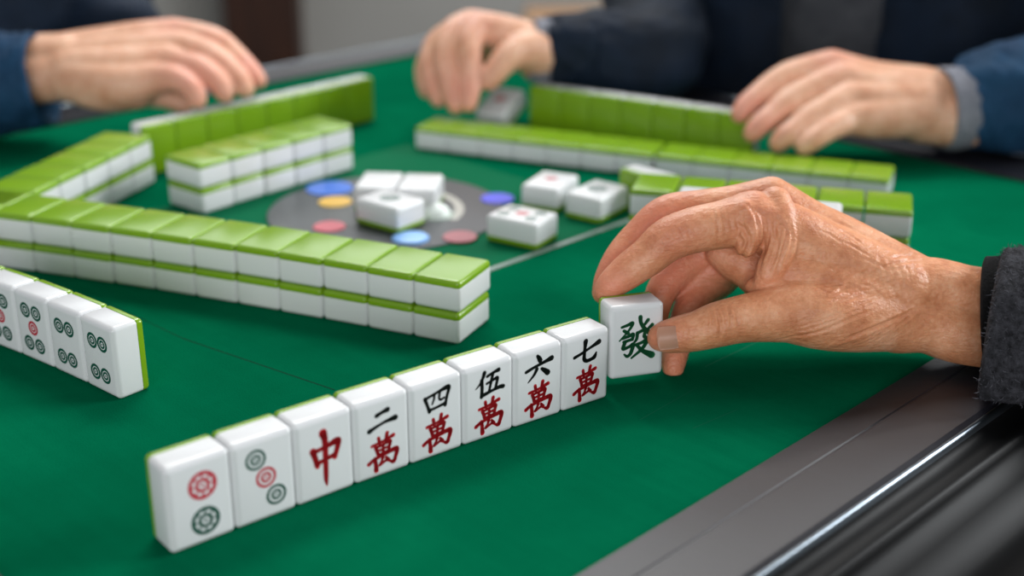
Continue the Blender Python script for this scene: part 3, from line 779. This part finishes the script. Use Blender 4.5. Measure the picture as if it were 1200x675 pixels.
loft_p(PL, [e(50,92,1142), e(0,98,1144), e(-90,106,1150), (-640, 1130, 50), (-690, 1200, 130), (-640, 1290, 250)], [(40, 40), (43, 42), (48, 46), (55, 52), (62, 60), (80, 80)], [M['blue']], 'sleeve', None, lip=5, folds=4, seed=12)
jL = link('jacket', jacket_mesh([[(-570, 1395, -200, 150), (-570, 1400, 0, 150), (-570, 1400, 200, 140), (-570, 1410, 330, 80)],
                                 [(-690, 1300, 240, 85), (-450, 1500, 240, 85)],
                                 [(-455, 1490, 230, 80), (-440, 1430, 120, 62), (-425, 1370, 60, 52), (-400, 1330, 52, 46)]], 9, 4, 9, 4), None, [M['navy']]); attach(jL, PL)

# ---- the person across the table with both hands on the tiles
PR = person((330, 1330, -750), 'person in a navy jacket over grey shirt, both hands on the tiles')
dr = -78
chR = [
 # hand lying on the long rows
 [(867,134,1143,7),(874,124,1146,8.4),(888,112,1150,9),(903,100,1155,9.6),(922,89,1160,10.6),(945,82,1164,11.2),(974,78,1168,13.4)],
 [(882,156,1128,7.2),(890,147,1130,8.6),(906,134,1135,9.2),(926,118,1142,10.8),(955,104,1148,11.4),(986,94,1154,13.4)],
 [(912,168,1118,7),(920,160,1118,8.4),(934,150,1122,9),(950,138,1128,10.4),(972,126,1134,11),(994,116,1142,13)],
 [(942,172,1112,6.6),(950,166,1112,7.8),(964,156,1116,8.6),(978,148,1122,9.4),(994,140,1132,12)],
 [(905,140,1180,8),(930,125,1180,10),(985,110,1178,13),(1040,112,1172,17)],
 [(974,78,1168,13.4),(1020,96,1166,17),(1080,108,1160,20)], [(986,94,1154,13.4),(1025,108,1154,18),(1080,114,1156,21)],
 [(994,116,1142,13),(1030,122,1146,18),(1080,124,1150,21)], [(994,140,1132,12),(1030,138,1138,16),(1080,132,1146,19)],
 [(1080,110,1160,20.5),(1130,112,1162,21),(1240,105,1180,27)], [(1080,136,1150,20.5),(1130,140,1154,21),(1240,130,1175,27)],
]
dq = -20
chQ = [
 [(549,122,1150,6.8),(551,108,1152,8.2),(552,90,1156,8.8),(551,72,1160,9.4),(549,54,1166,10.8),(553,40,1174,12),(562,32,1182,13.4)],
 [(534,124,1156,6.8),(529,108,1160,8.4),(525,90,1164,9),(522,70,1170,10),(524,50,1178,11),(535,36,1188,12),(552,30,1196,13.2)],
 [(514,116,1170,6.8),(509,102,1174,8.4),(506,86,1178,9),(506,70,1184,10),(512,54,1192,11),(526,42,1202,11.6),(548,36,1210,12.6)],
 [(500,106,1188,6.6),(498,92,1194,8),(500,76,1200,9),(512,62,1210,10),(548,48,1222,12)],
 [(574,96,1156,7.2),(578,88,1156,9),(586,77,1158,10.4),(597,66,1162,12),(608,60,1170,14)],
 [(562,32,1182,13.4),(595,42,1190,16),(632,56,1196,18)], [(552,30,1196,13.2),(590,42,1200,17),(632,56,1200,19)], [(548,36,1210,12.6),(590,48,1210,17),(632,60,1206,19)],
 [(608,60,1170,14),(622,60,1180,17),(640,64,1192,18)], [(548,48,1222,12),(600,58,1216,16),(640,64,1206,18)],
 [(632,54,1198,19),(670,54,1206,20),(760,58,1230,26)], [(632,68,1198,19),(670,72,1204,20),(760,78,1228,26)],
]
tR = [[(360, 1400, -150, 70), (360, 1400, 60, 75), (360, 1400, 250, 70), (360, 1400, 330, 50)],
      [(360, 1400, 230, 60), (180, 1470, 220, 60), (150, 1400, 90, 42), tuple(atd(760,68,1206)) + (28,)],
      [(360, 1400, 230, 60), (500, 1250, 220, 60), (540, 1180, 90, 42), tuple(atd(1240,117,1100)) + (28,)]]
meR = body_mesh([[tuple(atd(a, b, d + dr)) + (r * 1.08,) for a, b, d, r in c] for c in chR] + [[tuple(atd(a, b, d + dq)) + (r * 1.12,) for a, b, d, r in c] for c in chQ] + tR, 1.7, 5)
blush(meR, [(tuple(atd(868,132,1065)), 18, .7), (tuple(atd(885,152,1050)), 18, .6), (tuple(atd(975,70,1085)), 16, .5), (tuple(atd(545,118,1132)), 25, .7), (tuple(atd(515,108,1145)), 22, .6), (tuple(atd(555,22,1150)), 18, .4)])
bR = link('body', meR, None, [M['skin_far']]); attach(bR, PR)
loft_p(PR, [tuple(atd(1120,124,1080)), tuple(atd(1155,120,1084)), tuple(atd(1230,110,1096)), (530, 1150, 70), (545, 1200, 160), (500, 1260, 240)], [(31, 30), (46, 44), (52, 50), (60, 56), (66, 64), (80, 80)], [M['blue']], 'sleeve', None, lip=4, folds=4, seed=21)
loft_p(PR, [tuple(atd(1102,127,1078)), tuple(atd(1120,127,1080)), tuple(atd(1150,121,1084))], [(34, 33), (34.5, 33.5), (31, 30)], [M['cuff_grey']], 'cuff', None, lip=3, start_dir=np.array(atd(1150,120,1084)) - np.array(atd(1098,125,1078)))
loft_p(PR, [tuple(atd(640,61,1180)), tuple(atd(690,58,1186)), tuple(atd(770,64,1206)), (150, 1390, 70), (150, 1440, 150), (200, 1450, 240)], [(30, 29), (36, 36), (43, 43), (56, 54), (64, 62), (80, 80)], [M['navy']], 'sleeve', None, lip=4, folds=3.5, seed=30)
loft_p(PR, [tuple(atd(622,58,1177)), tuple(atd(640,60,1180)), tuple(atd(690,64,1186))], [(28, 27), (29, 28), (29, 28)], [M['cuff_grey']], 'cuff', None, lip=3)
jR = link('jacket', jacket_mesh([[(275, 1445, -180, 110), (270, 1445, 20, 112), (270, 1450, 220, 110)], [(452, 1330, -180, 108), (450, 1332, 20, 110), (450, 1340, 220, 105)],
                                 [(190, 1460, 235, 80), (330, 1375, 260, 75), (500, 1260, 235, 80)], [(375, 1440, -180, 115), (375, 1440, 60, 115), (370, 1430, 220, 95)]], 9, 3, 9, 8), None, [M['navy']]); attach(jR, PR)
sR = link('shirt', jacket_mesh([[(345, 1350, -180, 74), (345, 1346, 0, 74), (348, 1356, 160, 74), (355, 1370, 290, 60)]], 8, 3, 3, 2), None, [M['grey_cloth']]); attach(sR, PR)

# ---- a stool across the room
st = empty('wooden_stool', (.18, 3.22, 0)); tag(st, 'pale brown wooden stool standing by the grey wall behind the table', 'stool')
bm = bmesh.new(); box(bm, (0, 0, .46), (.30, .24, .045), bev=.012); from_bm('seat', bm, [M['pale_wood']], st)
for sx in (-1, 1):
    for sy in (-1, 1):
        bm = bmesh.new(); box(bm, (sx * .115, sy * .085, .2195), (.032, .032, .439), bev=.006); from_bm('leg', bm, [M['wood']], st)
bm = bmesh.new(); box(bm, (0, -.085, .17), (.2, .02, .025)); box(bm, (0, .085, .17), (.2, .02, .025)); from_bm('stretcher', bm, [M['wood']], st)
for trio in PROTO.values():
    for o in trio: bpy.data.objects.remove(o)
